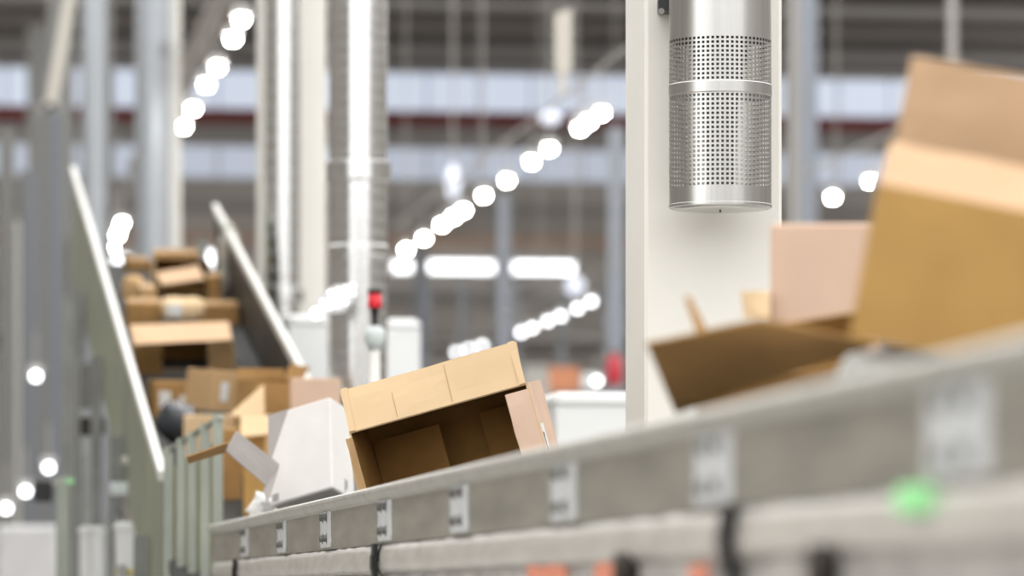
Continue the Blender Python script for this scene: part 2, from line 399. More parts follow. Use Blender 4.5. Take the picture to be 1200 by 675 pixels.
# belt, bed and far guard, legs
MB().box((0.48, 12.2, CAMZ + 0.13), (0.92, 19.6, 0.05)).build('belt', 'belt', cv)
MB().box((0.48, 12.2, CAMZ + 0.0), (0.90, 19.6, 0.2)).build('bed', 'galvanised', cv)
MB().prism([(0.95, ZB), (0.956, ZB), (0.956, ZT), (0.93, ZT), (0.93, ZT - .006), (0.95, ZT - .006)], (1, 0, 0), (0, 0, 1), (0, 19.6, 0), (0, 2.4, 0)).build('far_guard', 'galvanised', cv)
for s in (4, 8, 12, 16, 20):
    for t in (0.06, 0.9): MB().box((t, s, (CAMZ - 0.06) / 2), (0.08, 0.08, CAMZ - 0.06)).build('leg', 'galvanised', cv)

# ================================================================== SLATTED CORNER GUARD
sg = thing('slatted_guard', 'grey green slatted corner guard joining the conveyor to the incline', 'guard', (P(224, VH, 22.2).x, 22.2, 0))
for k, (u, vt, wd) in enumerate(((197, 524, 11), (212, 514, 10), (225, 506, 10), (240, 496, 11), (255, 485, 11))):
    Yk = 22.5 - 0.16 * k; p = P(u, vt, Yk); x = p.x - sg.location.x; ww = wd * Yk / F
    h0 = 0.35; mb = MB()
    mb.prism([(-ww / 2, 0), (ww / 2, 0), (ww / 2, 0.05), (ww / 2 - .004, .05), (ww / 2 - .004, .004), (-ww / 2 + .004, .004), (-ww / 2 + .004, .05), (-ww / 2, .05)],
             (1, 0, 0), (0, 1, 0), (0, 0, p.z - h0), (x, Yk - 22.2, h0)).build('slat', 'slat_green', sg)
    if k < 4:
        MB().box((x + ww * 0.62 + .012, Yk - 22.2 + 0.045, (p.z + h0) / 2 - 0.05), (ww * 1.3, 0.006, p.z - h0 - 0.09)).build('infill_strip', 'slat_yellow', sg)
a_, b_ = P(192, 531, 22.55), P(258, 489, 21.8)
MB().bar(a_ - sg.location + Vector((0, 0.04, 0)), b_ - sg.location + Vector((0, 0.04, 0)), 0.03, 0.015).build('top_rail', 'slat_green', sg)
MB().bar(P(190, 700, 22.55) - sg.location, P(258, 700, 21.8) - sg.location, 0.04).build('bottom_rail', 'slat_green', sg)
for k in (0, 4):
    u = (197, 255)[k // 4]; Yk = 22.5 - 0.16 * k; p = P(u, VH, Yk)
    MB().box((p.x - sg.location.x, Yk - 22.2 + .03, 0.2), (0.05, 0.05, 0.42)).build('foot', 'slat_green', sg)

# ================================================================== INCLINE CONVEYOR
AL, AR = 1.22, 2.17
def zw(Y): return -4.137 + 0.208 * Y         # wall top height above eye level
inc = thing('incline_conveyor', 'steep galvanised incline conveyor with high side walls carrying cartons up', 'conveyor', (A0, 0, 0), ROT)
def L(a, Y, z): return ((a - A0) / CS, Y * CS - (a - A0) * math.sin(PHI), CAMZ + z)
def wall(a, Y0, Y1, hgt, m, sgn, name):
    Y = Y0; first = True
    while Y < Y1 - 0.1:
        Y2 = min(Y + 2.2, Y1)
        p = [L(a, Y + .005, zw(Y)), L(a, Y2 - .005, zw(Y2)), L(a, Y2 - .005, zw(Y2) - hgt), L(a, Y + .005, zw(Y) - hgt)]
        q = [(v[0] + sgn * 0.01, v[1], v[2]) for v in p]
        MB().add(p + q, [(0, 1, 2, 3), (7, 6, 5, 4), (0, 4, 5, 1), (1, 5, 6, 2), (2, 6, 7, 3), (3, 7, 4, 0)]).build(name, m, inc)
        Y = Y2
def cap(a, Y0, Y1):
    mb = MB(); p, q = L(a, Y0, zw(Y0)), L(a, Y1, zw(Y1))
    mb.bar(p, q, 0.04, 0.05); return mb.build('edge_cap', 'cap_glare', inc)
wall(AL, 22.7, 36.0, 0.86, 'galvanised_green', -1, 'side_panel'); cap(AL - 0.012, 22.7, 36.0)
wall(AR, 24.2, 33.6, 0.75, 'steel_dark', 1, 'side_panel'); cap(AR + 0.005, 24.2, 33.6)  # inner face's shade and brown reflection are put into the dark colour
BD = 0.46
p = [L(AL + .01, 21.9, zw(22.2) - BD + .02), L(AR - .01, 21.9, zw(22.2) - BD + .02), L(AR - .01, 33.9, zw(33.9) - BD), L(AL + .01, 33.9, zw(33.9) - BD)]
MB().add(p + [(v[0], v[1], v[2] - 0.05) for v in p], [(0, 1, 2, 3), (7, 6, 5, 4), (0, 4, 5, 1), (1, 5, 6, 2), (2, 6, 7, 3), (3, 7, 4, 0)]).build('belt', 'belt', inc)
for Y in (24.0, 27.0, 30.0, 33.0, 36.0):
    for a in (AL - 0.06, AR + 0.06):
        h = CAMZ + zw(Y) - 0.55
        x, y, z = L(a, Y, 0); MB().box((x, y, h / 2), (0.07, 0.09, h)).build('leg', 'leg_steel', inc)
for Y in (24.0, 30.0):
    MB().bar(L(AL - .06, Y, -0.9), L(AL - .06, Y + 3, zw(Y + 3) - 1.0), 0.05).build('brace', 'leg_steel', inc)
# drive gear and cable boxes outside the left wall
for u, v, Y, d, m, nm in ((104, 452, 31, (0.12, 0.2, 0.30), 'post_grey', 'gear_housing'), (108, 500, 30.5, (0.16, 0.2, 0.12), 'steel_dark', 'bracket'),
                          (140, 573, 26.6, (0.11, 0.1, 0.075), 'pale_plastic', 'cable_box'), (150, 540, 26.6, (0.08, 0.1, 0.05), 'galvanised', 'bracket')):
    w_ = P(u, v, Y) - Vector((A0, 0, 0)); w_.rotate(Euler((0, 0, -PHI)))
    MB().box(w_, d, bev=0.01).build(nm, m, inc)

# ================================================================== CARTONS
def sheet(w_, l_, th, seed, wav=0.004, nx=8, ny=4):
    """slightly wavy cardboard sheet, x: -w/2..w/2, y: 0..l, thickness along z"""
    vs = []; fs = []
    for side in (0, 1):
        for j in range(ny + 1):
            for i in range(nx + 1):
                x = -w_ / 2 + w_ * i / nx; y = l_ * j / ny
                z = wav * (j / ny) * noise.noise((x * 7 + seed, y * 7, seed * 1.7)) * 2 + (th if side else 0)
                e = 0.004 * noise.noise((x * 30 + seed, y * 30, 3.1)) * (1 if (j == ny) else 0)
                vs.append((x, y + e, z))
    n = (nx + 1) * (ny + 1)
    for j in range(ny):
        for i in range(nx):
            a = j * (nx + 1) + i; b = a + nx + 1
            fs.append([a, b, b + 1, a + 1]); fs.append([n + a, n + a + 1, n + b + 1, n + b])
    for i in range(nx):
        a = i; fs.append([a, a + 1, n + a + 1, n + a]); a = ny * (nx + 1) + i; fs.append([a + 1, a, n + a, n + a + 1])
    for j in range(ny):
        a = j * (nx + 1); b = a + nx + 1; fs.append([b, a, n + a, n + b]); a += nx; b += nx; fs.append([a, b, n + b, n + a])
    return MB().add(vs, fs)
def carton(label, u, v, Y, dims, rot, outer='cardboard', inner=None, flaps=None, is_open=False, group=None, name='carton', tape=True, th=0.006, cat='box', skip=()):
    """a box whose centre shows at (u,v) at depth Y; local +z is the side with the flaps.
    flaps: {'+x':(angle, length[, material[, width factor]])}: 0 deg continues the wall, 90 folds outward, -90 closes"""
    wx, dy, hz = dims; R = Euler(rot).to_matrix()
    c = P(u, v, Y); base = c - R @ Vector((0, 0, hz / 2))
    t = thing(name, label, cat, base, rot, group)
    mb = MB()
    if is_open:
        mb.box((0, 0, th / 2), (wx, dy, th))
        if '-x' not in skip: mb.box((-wx / 2 + th / 2, 0, hz / 2 + th / 2), (th, dy, hz - th))
        if '+x' not in skip: mb.box((wx / 2 - th / 2, 0, hz / 2 + th / 2), (th, dy, hz - th))
        mb.box((0, -dy / 2 + th / 2, hz / 2 + th / 2), (wx - 2 * th, th, hz - th)); mb.box((0, dy / 2 - th / 2, hz / 2 + th / 2), (wx - 2 * th, th, hz - th))
        mb.build('body', outer, t)
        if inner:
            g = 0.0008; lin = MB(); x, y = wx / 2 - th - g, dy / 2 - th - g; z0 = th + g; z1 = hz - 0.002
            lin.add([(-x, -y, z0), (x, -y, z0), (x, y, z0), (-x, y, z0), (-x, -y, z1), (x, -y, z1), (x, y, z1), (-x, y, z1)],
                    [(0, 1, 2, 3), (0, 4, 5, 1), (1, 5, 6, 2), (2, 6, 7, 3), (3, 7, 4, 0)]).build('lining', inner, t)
    else:
        mb.box((0, 0, hz / 2), dims, bev=0.006).build('body', outer, t)
        if tape:
            MB().box((0, 0, hz + 0.0005), (wx * 1.0, 0.055, 0.001)).build('tape_strip', 'tape', t)
    for k, spec in (flaps or {}).items():
        ang, ln = spec[0], spec[1]; fm = spec[2] if len(spec) > 2 else outer
        ax, sg_ = k[1], (1 if k[0] == '+' else -1)
        wid = (dy if ax == 'x' else wx) * (spec[3] if len(spec) > 3 else 0.985)
        f = sheet(wid, ln, 0.005, ord(k[0]) + ord(k[1]) + u * 0.013, 0.008).build('flap', fm, t)
        # sheet y = away from hinge, z = thickness. base: y->up, then lean outward by ang
        a = math.radians(ang)
        yaw = {'+x': -math.pi / 2, '-x': math.pi / 2, '+y': 0, '-y': math.pi}[k]
        f.rotation_mode = 'XYZ'
        f.matrix_basis = Matrix.Translation((sg_ * (wx / 2 - .003) if ax == 'x' else 0, sg_ * (dy / 2 - .003) if ax == 'y' else 0, hz + 0.001)) @ Matrix.Rotation(yaw, 4, 'Z') @ Matrix.Rotation(math.pi / 2 - a, 4, 'X')
    return t
def sticker(t, c, size, face, m='label_white', marks=None, name='label'):
    """thin label on a carton: face gives the local normal axis"""
    ax = {'x': 0, 'y': 1, 'z': 2}[face[1]]; d = list(size); d.insert(ax, 0.0012)
    o = MB().box(c, d).build(name, m, t)
    for (a, b, wa, wb) in (marks or ()):
        cc = list(c); i0, i1 = [i for i in range(3) if i != ax]
        cc[i0] += a * size[0]; cc[i1] += b * size[1]; dd = [0, 0, 0]; dd[i0] = wa * size[0]; dd[i1] = wb * size[1]; dd[ax] = 0.0012; cc[ax] += (0.0008 if face[0] == '+' else -0.0008)
        MB().box(cc, dd).build('print_mark', 'print_black', o)
    return o
R90 = math.pi / 2
# --- the carton in focus, lying on its side with its mouth to the camera
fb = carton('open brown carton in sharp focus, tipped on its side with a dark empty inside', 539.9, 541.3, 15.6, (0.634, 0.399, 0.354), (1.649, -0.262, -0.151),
            'cardboard_light', 'shaded_inside', {'+y': (103, 0.150, 'cardboard_light'), '-x': (22, 0.045, 'cardboard', 0.9), '+x': (-62, 0.085, 'cardboard_pink', 0.9), '-y': (70, 0.12, 'cardboard', 0.9)}, True)
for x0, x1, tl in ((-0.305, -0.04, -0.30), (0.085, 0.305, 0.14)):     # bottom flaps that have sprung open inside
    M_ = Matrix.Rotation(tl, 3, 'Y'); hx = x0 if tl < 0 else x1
    MB().box(Vector((hx, -0.02, 0.012)) + M_ @ Vector(((x1 - x0) / 2 * (1 if tl < 0 else -1), 0, 0)), (x1 - x0, 0.33, 0.005), M_).build('inner_flap', 'shaded_inside', fb)
fl = [c for c in fb.children if c.name.startswith('flap')][0]
for x, l_ in ((-0.14, 0.10), (0.055, 0.145)):
    MB().box((x, l_ / 2 + .001, -0.0012 + 0.0), (0.0011, l_ - .012, 0.001)).build('crease', 'cardboard_brown', fl)
    MB().box((x, l_ / 2 + .001, 0.0062), (0.0011, l_ - .012, 0.001)).build('crease', 'cardboard_brown', fl)
for sx in (-1, 1):   # doubled, torn ends of the raised flap
    MB().box((sx * 0.300, 0.078, 0.0075), (0.022, 0.152, 0.006), Matrix.Rotation(0.04 * sx, 3, 'Z')).build('torn_end', 'cardboard_light', fl)
    MB().box((sx * 0.300, 0.076, -0.003), (0.022, 0.150, 0.006), Matrix.Rotation(-0.05 * sx, 3, 'Z')).build('torn_end', 'cardboard_light', fl)
s_ = MB().box((0.3178, 0, 0.177), (0.0015, 0.396, 0.348)).build('side_panel', 'cardboard_pink', fb)
sticker(fb, (0.3192, -0.02, 0.28), (0.15, 0.07), '+x', marks=[(0.1, 0.35, 0.3, 0.18), (-0.1, 0.35, 0.1, 0.28), (0.25, 0.3, 0.1, 0.3)])
# --- white carton beside it
wb = carton('white carton with an open shaded flap, left of the open brown carton', 365, 537, 18.95, (0.310, 0.414, 0.172), (1.24, -0.235, -0.50), 'white_board', None, None, False, tape=False)
sticker(wb, (-0.125, -0.178, 0.1725), (0.032, 0.035), '+z', 'print_grey')
MB().prism([(-0.154, 0.206), (-0.055, 0.206), (-0.153, -0.02)], (1, 0, 0), (0, 1, 0), (0, 0, 0.004), (0, 0, 0.1722)).build('folded_panel', 'board_shaded', wb)
sticker(wb, (0.1555, -0.16, 0.07), (0.06, 0.035), '+x', 'white_board', marks=[(0.0, 0.1, 0.9, 0.16), (0.1, -0.25, 0.6, 0.16)])

def quad_part(t, pts, m, name='flap', th=0.005, n=5, wav=0.004, seed=1.0):
    """thick, slightly wavy sheet through four world points, as a part of carton t"""
    Rm = Euler(t.rotation_euler).to_matrix().transposed(); q = [Rm @ (Vector(p) - Vector(t.location)) for p in pts]
    nm = ((q[1] - q[0]).cross(q[3] - q[0])).normalized(); vs = []; fs = []
    for s in (-0.5, 0.5):
        for j in range(n + 1):
            for i in range(n + 1):
                a, b = i / n, j / n
                p = q[0] * (1 - a) * (1 - b) + q[1] * a * (1 - b) + q[2] * a * b + q[3] * (1 - a) * b
                vs.append(p + nm * (s * th + wav * noise.noise((a * 2 + seed, b * 2, seed))))
    N = (n + 1) ** 2
    for j in range(n):
        for i in range(n):
            a = j * (n + 1) + i; b = a + n + 1
            fs += [[a, b, b + 1, a + 1], [N + a, N + a + 1, N + b + 1, N + b]]
    for i in range(n):
        a = i; fs.append([a, a + 1, N + a + 1, N + a]); a = n * (n + 1) + i; fs.append([a + 1, a, N + a, N + a + 1])
        a = i * (n + 1); b = a + n + 1; fs.append([b, a, N + a, N + b]); a += n; b += n; fs.append([a, b, N + b, N + a])
    return MB().add(vs, fs).build(name, m, t)
f = quad_part(wb, [P(311, 569, 18.65), P(327, 544, 18.71), P(277, 505, 18.59), P(264, 528, 18.53)], 'board_shaded', seed=2); f['label'] = 'shaded grey side flap'
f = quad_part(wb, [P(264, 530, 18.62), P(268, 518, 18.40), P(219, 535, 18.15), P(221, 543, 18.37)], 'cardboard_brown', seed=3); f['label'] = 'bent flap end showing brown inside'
quad_part(wb, [P(313, 592, 18.59), P(327, 545, 18.71), P(311, 568, 18.66), P(309, 575, 18.65)], 'board_shaded', seed=4)
# crumpled white paper on the belt
def blob(name, label, cat, u, v, Y, d, m, rough=0.35, seed=0, rot=(0, 0, 0), seg=14, sharp=False, fr=2.0):
    vs = []; fs = []; n = seg; k = seg // 2 + 1
    for j in range(k + 1):
        th = math.pi * j / k
        for i in range(n):
            a = 2 * math.pi * i / n; p = Vector((math.sin(th) * math.cos(a), math.sin(th) * math.sin(a), math.cos(th)))
            q = Vector([math.copysign(abs(c) ** 0.6, c) for c in p])
            r = 1 + rough * noise.noise(q * fr + Vector((seed, seed * 2, 0)))
            vs.append((q.x * d[0] / 2 * r, q.y * d[1] / 2 * r, d[2] / 2 + q.z * d[2] / 2 * r))
    for j in range(k):
        for i in range(n):
            fs.append([j * n + i, (j + 1) * n + i, (j + 1) * n + (i + 1) % n, j * n + (i + 1) % n])
    base = P(u, v, Y) - Vector((0, 0, d[2] / 2))
    o = MB().add(vs, fs, not sharp).build(name, m); o.location = base; o.rotation_euler = rot
    return tag(o, label, cat)
pp = blob('crumpled_paper', 'crumpled white paper scrap on the belt left of the white carton', 'paper', 300, 593, 19.45, (0.105, 0.10, 0.105), 'paper_white', 0.9, 3, (0.3, 0.5, 0.2), 12, True, 3.0)

# --- cartons in the blurred foreground at the right
r1 = carton('large blurred carton leaning over the guard at the right edge', 1131.5, 310.2, 8.5, (0.364, 0.316, 0.288), (0.244, 0.199, -0.11), 'cardboard_orange', 'shaded_inside',
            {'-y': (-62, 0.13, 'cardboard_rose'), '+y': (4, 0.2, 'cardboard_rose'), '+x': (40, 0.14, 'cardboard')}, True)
r2 = carton('blurred pink beige carton standing behind the big right hand carton', 962, 330, 10.6, (0.235, 0.22, 0.26), (0.03, 0.0, -0.05), 'cardboard_pink', None, None)
quad_part(r2, [P(868, 341, 10.5), P(902, 341, 10.48), P(902, 372, 10.46), P(872, 372, 10.5)], 'cardboard_light', seed=7)
r3 = carton('dark shaded brown carton lying open towards the white column', 915, 436, 9.95, (0.38, 0.24, 0.11), (0.55, -0.16, -0.1), 'cardboard_brown', 'shaded_inside', None, True)
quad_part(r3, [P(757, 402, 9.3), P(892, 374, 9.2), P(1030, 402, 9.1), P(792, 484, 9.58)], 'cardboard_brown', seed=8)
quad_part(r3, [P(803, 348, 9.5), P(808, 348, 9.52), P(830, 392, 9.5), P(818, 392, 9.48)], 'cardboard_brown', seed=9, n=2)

carton('plain carton almost hidden under the pink beige carton', 966, 441, 10.62, (0.24, 0.23, 0.36), (0, 0, 0.02), 'cardboard_pink', None, None)
blob('mail_bag', 'pale grey plastic mail bag squeezed under the large right hand carton', 'bag', 1082, 458, 8.55, (0.34, 0.30, 0.16), 'bag_grey', 0.25, 5, (0, 0, 0))

# --- cartons riding up the incline
TILT = math.atan(0.208)
G = 'cartons riding up the incline'
def rx(y=0.0, p=0.0, r=0.0): return (TILT + p, r, PHI + y)
b = carton('tall tan carton at the foot of the incline behind the slatted guard', 308, 548, 23.8, (0.20, 0.30, 0.50), (0.03, 0.0, 0.05), 'cardboard_orange', None, None, group=G)
quad_part(b, [P(282, 488, 23.6), P(331, 486, 23.6), P(331, 508, 23.5), P(282, 512, 23.5)], 'cardboard_light', seed=11)
quad_part(b, [P(311, 508, 23.45), P(331, 506, 23.45), P(331, 560, 23.45), P(311, 562, 23.45)], 'cardboard', seed=12)
carton('narrow brown carton squeezed between the slatted guard and the tall tan carton', 268, 546, 24.3, (0.13, 0.28, 0.40), (0.05, 0.0, 0.1), 'cardboard_brown', None, None, group=G)
b = carton('open brown carton with a pale flap, behind the tall tan carton', 313, 502, 24.9, (0.28, 0.25, 0.52), (0.1, 0.0, 0.45), 'cardboard_brown', 'shaded_inside', {'+x': (30, 0.1), '+y': (10, .06)}, True, G)
quad_part(b, [P(268, 487, 24.3), P(309, 450, 24.5), P(310, 487, 24.4), P(290, 488, 24.35)], 'cardboard_light', seed=13)
carton('pale peach carton right behind the white carton', 370, 512, 24.4, (0.27, 0.24, 0.62), (0.0, 0.0, 0.03), 'cardboard_pink', None, None, group=G)
b = carton('tan carton with a white label in the middle of the incline pile', 262, 459, 26.6, (0.34, 0.30, 0.24), rx(0.5, -0.12, 0.05), 'cardboard', None, None, group=G)
sticker(b, (-0.09, -0.1515, 0.12), (0.05, 0.11), '-y')
b = carton('brown carton with two white labels against the left incline wall', 203, 470, 27.0, (0.28, 0.26, 0.24), rx(0.1, -0.15), 'cardboard_brown', None, None, group=G)
sticker(b, (-0.07, -0.1315, 0.13), (0.07, 0.10), '-y'); sticker(b, (0.04, -0.1315, 0.10), (0.05, 0.11), '-y')
carton('long pale tan carton lying low behind the slatted guard', 258, 518, 25.2, (0.40, 0.25, 0.30), (0.05, 0, 0.05), 'cardboard_light', None, None, group=G)
b6 = carton('big open carton with a wide pale top flap and black inside', 214, 416, 28.9, (0.60, 0.28, 0.48), (1.57 - 0.1, 0.03, 0.02), 'cardboard', 'shaded_inside', None, True, G)
quad_part(b6, [P(152, 381, 28.4), P(268, 377, 28.4), P(272, 398, 28.0), P(156, 404, 28.0)], 'cardboard_rose', seed=14)
quad_part(b6, [P(158, 404, 28.5), P(190, 404, 28.5), P(190, 450, 28.5), P(164, 450, 28.5)], 'cardboard_brown', seed=15)
quad_part(b6, [P(243, 400, 28.5), P(274, 400, 28.4), P(276, 436, 28.4), P(245, 440, 28.5)], 'cardboard', seed=16)
b = blob('padded_parcel', 'puffy tan padded parcel with a white label, on the big open carton', 'parcel', 214, 362, 30.0, (0.29, 0.26, 0.15), 'cardboard_light', 0.18, 4, (TILT, 0.0, 0.2))
carton('low brown carton left of the padded parcel', 168, 366, 30.2, (0.23, 0.26, 0.16), rx(), 'cardboard_brown', None, None, group=G)
carton('low brown carton right of the padded parcel', 254, 369, 30.8, (0.28, 0.26, 0.17), rx(), 'cardboard_brown', None, None, group=G)
b9 = carton('open tan carton with arched flap, above the padded parcel', 210, 331, 32.0, (0.38, 0.25, 0.30), (1.3, 0.05, 0.15), 'cardboard', 'shaded_inside', None, True, G)
quad_part(b9, [P(182, 320, 31.8), P(232, 311, 31.8), P(240, 327, 31.3), P(190, 334, 31.3)], 'cardboard_rose', seed=17)
carton('brown carton at the top of the incline pile below the small window', 206, 307, 33.6, (0.33, 0.3, 0.16), rx(-.1), 'cardboard_brown', None, None, group=G)
blob('padded_parcel', 'small tan padded parcel against the left incline wall, near the top', 'parcel', 156, 338, 31.4, (0.16, 0.2, 0.17), 'cardboard', 0.3, 6, (TILT, 0, 0))
carton('far brown carton peeping over the small padded parcel', 160, 312, 33.6, (0.17, 0.22, 0.12), rx(.2), 'cardboard_brown', None, None, group=G)
carton('flat tan carton between the small parcel and the arched flap carton', 172, 343, 31.0, (0.11, 0.20, 0.10), rx(.1), 'cardboard', None, None, group=G)
carton('dark brown carton on edge left of the clear film bag', 251, 340, 31.5, (0.10, 0.20, 0.22), rx(-.1), 'cardboard_brown', None, None, group=G)
blob('plastic_bag', 'dark grey plastic mail bag wedged against the left incline wall', 'bag', 197, 492, 25.7, (0.22, 0.28, 0.20), 'bag_dark', 0.4, 8, (TILT, 0.5, 0.1))
blob('film_bag', 'glittering clear plastic film bag beside the right incline wall', 'bag', 264, 304, 32.2, (0.13, 0.2, 0.42), 'bag_clear', 0.7, 9, (0, 0.1, 0), 18, True, 2.5)
lb = bpy.data.objects['padded_parcel']
MB().box((-0.07, -0.128, 0.085), (0.10, 0.02, 0.085), bev=.004).build('label', 'label_white', lb)

# ================================================================== MACHINES AND CABINETS BEHIND
def cabinet(lab, u0, u1, vt, Y, dep, rad=0.03, name='white_cabinet'):
    p0, p1 = P(u0, vt, Y), P(u1, vt, Y); wdt = p1.x - p0.x; h = p0.z
    t = thing(name, lab, 'cabinet', ((p0.x + p1.x) / 2, Y + dep / 2, 0), ROT if wdt < 1 else (0, 0, 0), 'white cabinets behind the conveyor')
    MB().box((0, 0, (h - 0.08) / 2), (wdt * 0.95, dep * .95, h - 0.08), bev=0.01).build('body', 'cabinet_white', t)
    MB().box((0, 0, h - 0.045), (wdt, dep, 0.09), bev=rad).build('top', 'cabinet_white', t)
    MB().box((0, -dep * .475 - 0.004, h * 0.45), (wdt * 0.85, 0.012, h * 0.75)).build('door', 'cabinet_white', t)
    return t
cabinet('white cabinet at the foot of the narrow duct', 330, 381, 368, 30.6, 0.5)
cabinet('white round topped cabinet right of the red beacon', 447, 490, 373, 31.5, 0.4, 0.04)
cabinet('short white cabinet behind the red beacon post', 388, 440, 398, 28.5, 0.4)
cabinet('long white cabinet left of the white column', 640, 752, 459, 24.0, 0.6)
bc = thing('signal_beacon', 'red signal beacon on a pale post in front of the wide duct', 'beacon', (P(439, VH, 23.4).x, 23.4, 0))
def bz(v): return CAMZ + (VH - v) * 23.4 / F
MB().lathe([(0.026, bz(450) - 1.2), (0.026, bz(402))], 20).build('post', 'column_white', bc)
MB().lathe([(0.03, bz(410)), (0.05, bz(402)), (0.055, bz(394)), (0.05, bz(386)), (0.02, bz(382))], 24).build('socket', 'pale_plastic', bc)
MB().lathe([(0.017, bz(384)), (0.014, bz(374)), (0.022, bz(364)), (0.034, bz(360))], 20).build('stem', 'black_plastic', bc)
MB().lathe([(0.034, bz(361)), (0.036, bz(359)), (0.035, bz(344))], 24).build('lens', 'red_lens', bc)
MB().lathe([(0.037, bz(344)), (0.037, bz(340)), (0.03, bz(338.5))], 24).build('cap', 'black_plastic', bc)
MB().box((0, 0, (bz(450) - 1.2) / 2), (0.16, 0.16, bz(450) - 1.2)).build('base', 'column_white', bc)
# small perforated diffuser end by the wide duct, its sparkle put in as glowing discs
gl = thing('perforated_cone', 'small bright perforated outlet between the narrow and the wide duct', 'air outlet', P(396, 353, 25.2))
for i in range(5):
    for j in range(3):
        if (i, j) in ((4, 0), (0, 2)): continue
        MB().lathe([(0.001, -.004), (0.0075, -.004), (0.009, .004)], 8, org=(-0.085 + 0.042 * i, 0, -0.045 + 0.042 * j + 0.012 * i), axis='y').build('sparkle_disc', 'hole_sparkle', gl)
MB().prism([(-0.11, -0.075), (0.03, -0.06), (0.11, 0.03), (0.11, 0.10), (-0.02, 0.09), (-0.11, 0.02)], (1, 0, 0), (0, 0, 1), (0, 0.012, 0), (0, 0.006, 0)).build('plate', 'steel_bright', gl)
MB().bar((0, .015, 0), (0.05, .24, 0), 0.03).build('neck', 'galvanised', gl)

# posts of the right hand side aisle
for k, (Y, lab, vt) in enumerate(((72.0, 'tall blue grey post right of the white column', -20), (91.6, 'tall blue grey post left of the white column', 150),
                              (109.0, 'blue grey post between the two long window strips', 228), (127.0, 'thin blue grey post left of the window strips', 285))):
    u = (946, 722, 590, 492)[k]
    p = P(u, vt, Y); t = thing('steel_post', lab, 'post', (p.x, Y, 0), ROT, 'blue grey posts of the far aisle')
    ww = 0.24
    MB().box((0, 0, p.z / 2), (ww, 0.03, p.z)).build('web', 'post_blue', t)
    for s in (-1, 1): MB().box((s * ww / 2, 0, p.z / 2), (0.03, 0.28, p.z)).build('flange', 'post_blue', t)
p = P(929, -20, 70); t = thing('steel_post', 'grey post touching the right edge of the white column', 'post', (p.x, 70, 0), ROT)
MB().box((0, 0, p.z / 2), (0.2, 0.16, p.z)).build('web', 'post_grey', t)
MB().box((0, -0.09, p.z / 2), (0.1, 0.05, p.z)).build('conduit', 'girder_grey', t)
# uprights at the left edge
for u, Y, vt, wd, m, lab in ((8, 62, 150, 18, 'post_grey', 'grey upright at the very left edge'), (33, 58, 200, 20, 'upright_steel', 'blue grey upright second from the left edge'),
                             (60, 55, 130, 26, 'upright_steel', 'wide blue grey upright left of the incline'), (80, 40, 372, 14, 'post_grey', 'short grey upright just left of the incline wall'),
                             (22, 70, 260, 10, 'column_white', 'thin pale upright between the two leftmost uprights')):
    p = P(u, vt, Y); t = thing('rack_upright', lab, 'post', (p.x, Y, 0), ROT); ww = wd * Y / F
    MB().box((0, 0, p.z / 2), (ww, 0.1, p.z)).build('upright', m, t)
    MB().box((-ww * .3, -0.07, p.z / 2), (ww * 0.3, 0.05, p.z)).build('lip', 'post_grey', t)
sp = thing('sensor_post', 'pale post with a black sensor box, left of the incline legs', 'sensor', (P(74, VH, 28).x, 28, 0))
hz_ = P(0, 560, 28).z
MB().box((0, 0, hz_ / 2), (0.085, 0.06, hz_), bev=.008).build('post', 'slat_green', sp)
MB().box((-0.12, -0.02, P(0, 576, 28).z), (0.11, 0.1, 0.13), bev=.008).build('sensor_head', 'black_plastic', sp)
MB().bar((-0.1, 0, P(0, 566, 28).z), (0.02, 0, P(0, 566, 28).z), 0.03).build('arm', 'galvanised', sp)
MB().box((0.045, -0.035, P(0, 564, 28).z), (0.04, 0.02, 0.03)).build('status_light', 'green_led', sp)
# white crates and wrapped goods under the incline
for u0, u1, v0, v1, Y, lab in ((96, 106, 617, 655, 29, 'narrow white crate left under the incline'), (109, 121, 617, 655, 29.6, 'narrow white crate second from left under the incline'),
                               (138, 166, 612, 652, 26.4, 'wide white crate under the incline wall')):
    a, b = P(u0, v1, Y), P(u1, v0, Y); h = b.z - 0.5
    t = thing('crate_stack', lab, 'crate', ((a.x + b.x) / 2, Y, 0))
    MB().box((0, 0, 0.5 + h / 2), (b.x - a.x, 0.3, h), bev=.01).build('crate', 'cabinet_white', t)
    MB().box((0, 0, b.z - 0.03), (b.x - a.x + .02, 0.32, 0.03)).build('rim', 'cabinet_white', t)
    MB().box((0, 0, 0.25), ((b.x - a.x) * .8, 0.28, 0.5)).build('stand', 'post_grey', t)
    if u0 > 130: MB().box((0, -0.155, P(0, 671, Y).z), (b.x - a.x, 0.01, 0.03)).build('orange_strip', 'yellow_sticker', t)
p = P(28, 615, 46); t = thing('pallet_load', 'white film wrapped pallet load at the bottom left corner', 'pallet load', (p.x, 46.5, 0))
MB().box((0, 0, 0.15 + (p.z - 0.15) / 2), (0.62, 0.6, p.z - 0.15), bev=0.04).build('wrapped_goods', 'wrap_white', t)
MB().box((0, 0, 0.075), (0.7, 0.7, 0.15)).build('pallet', 'cardboard_brown', t)
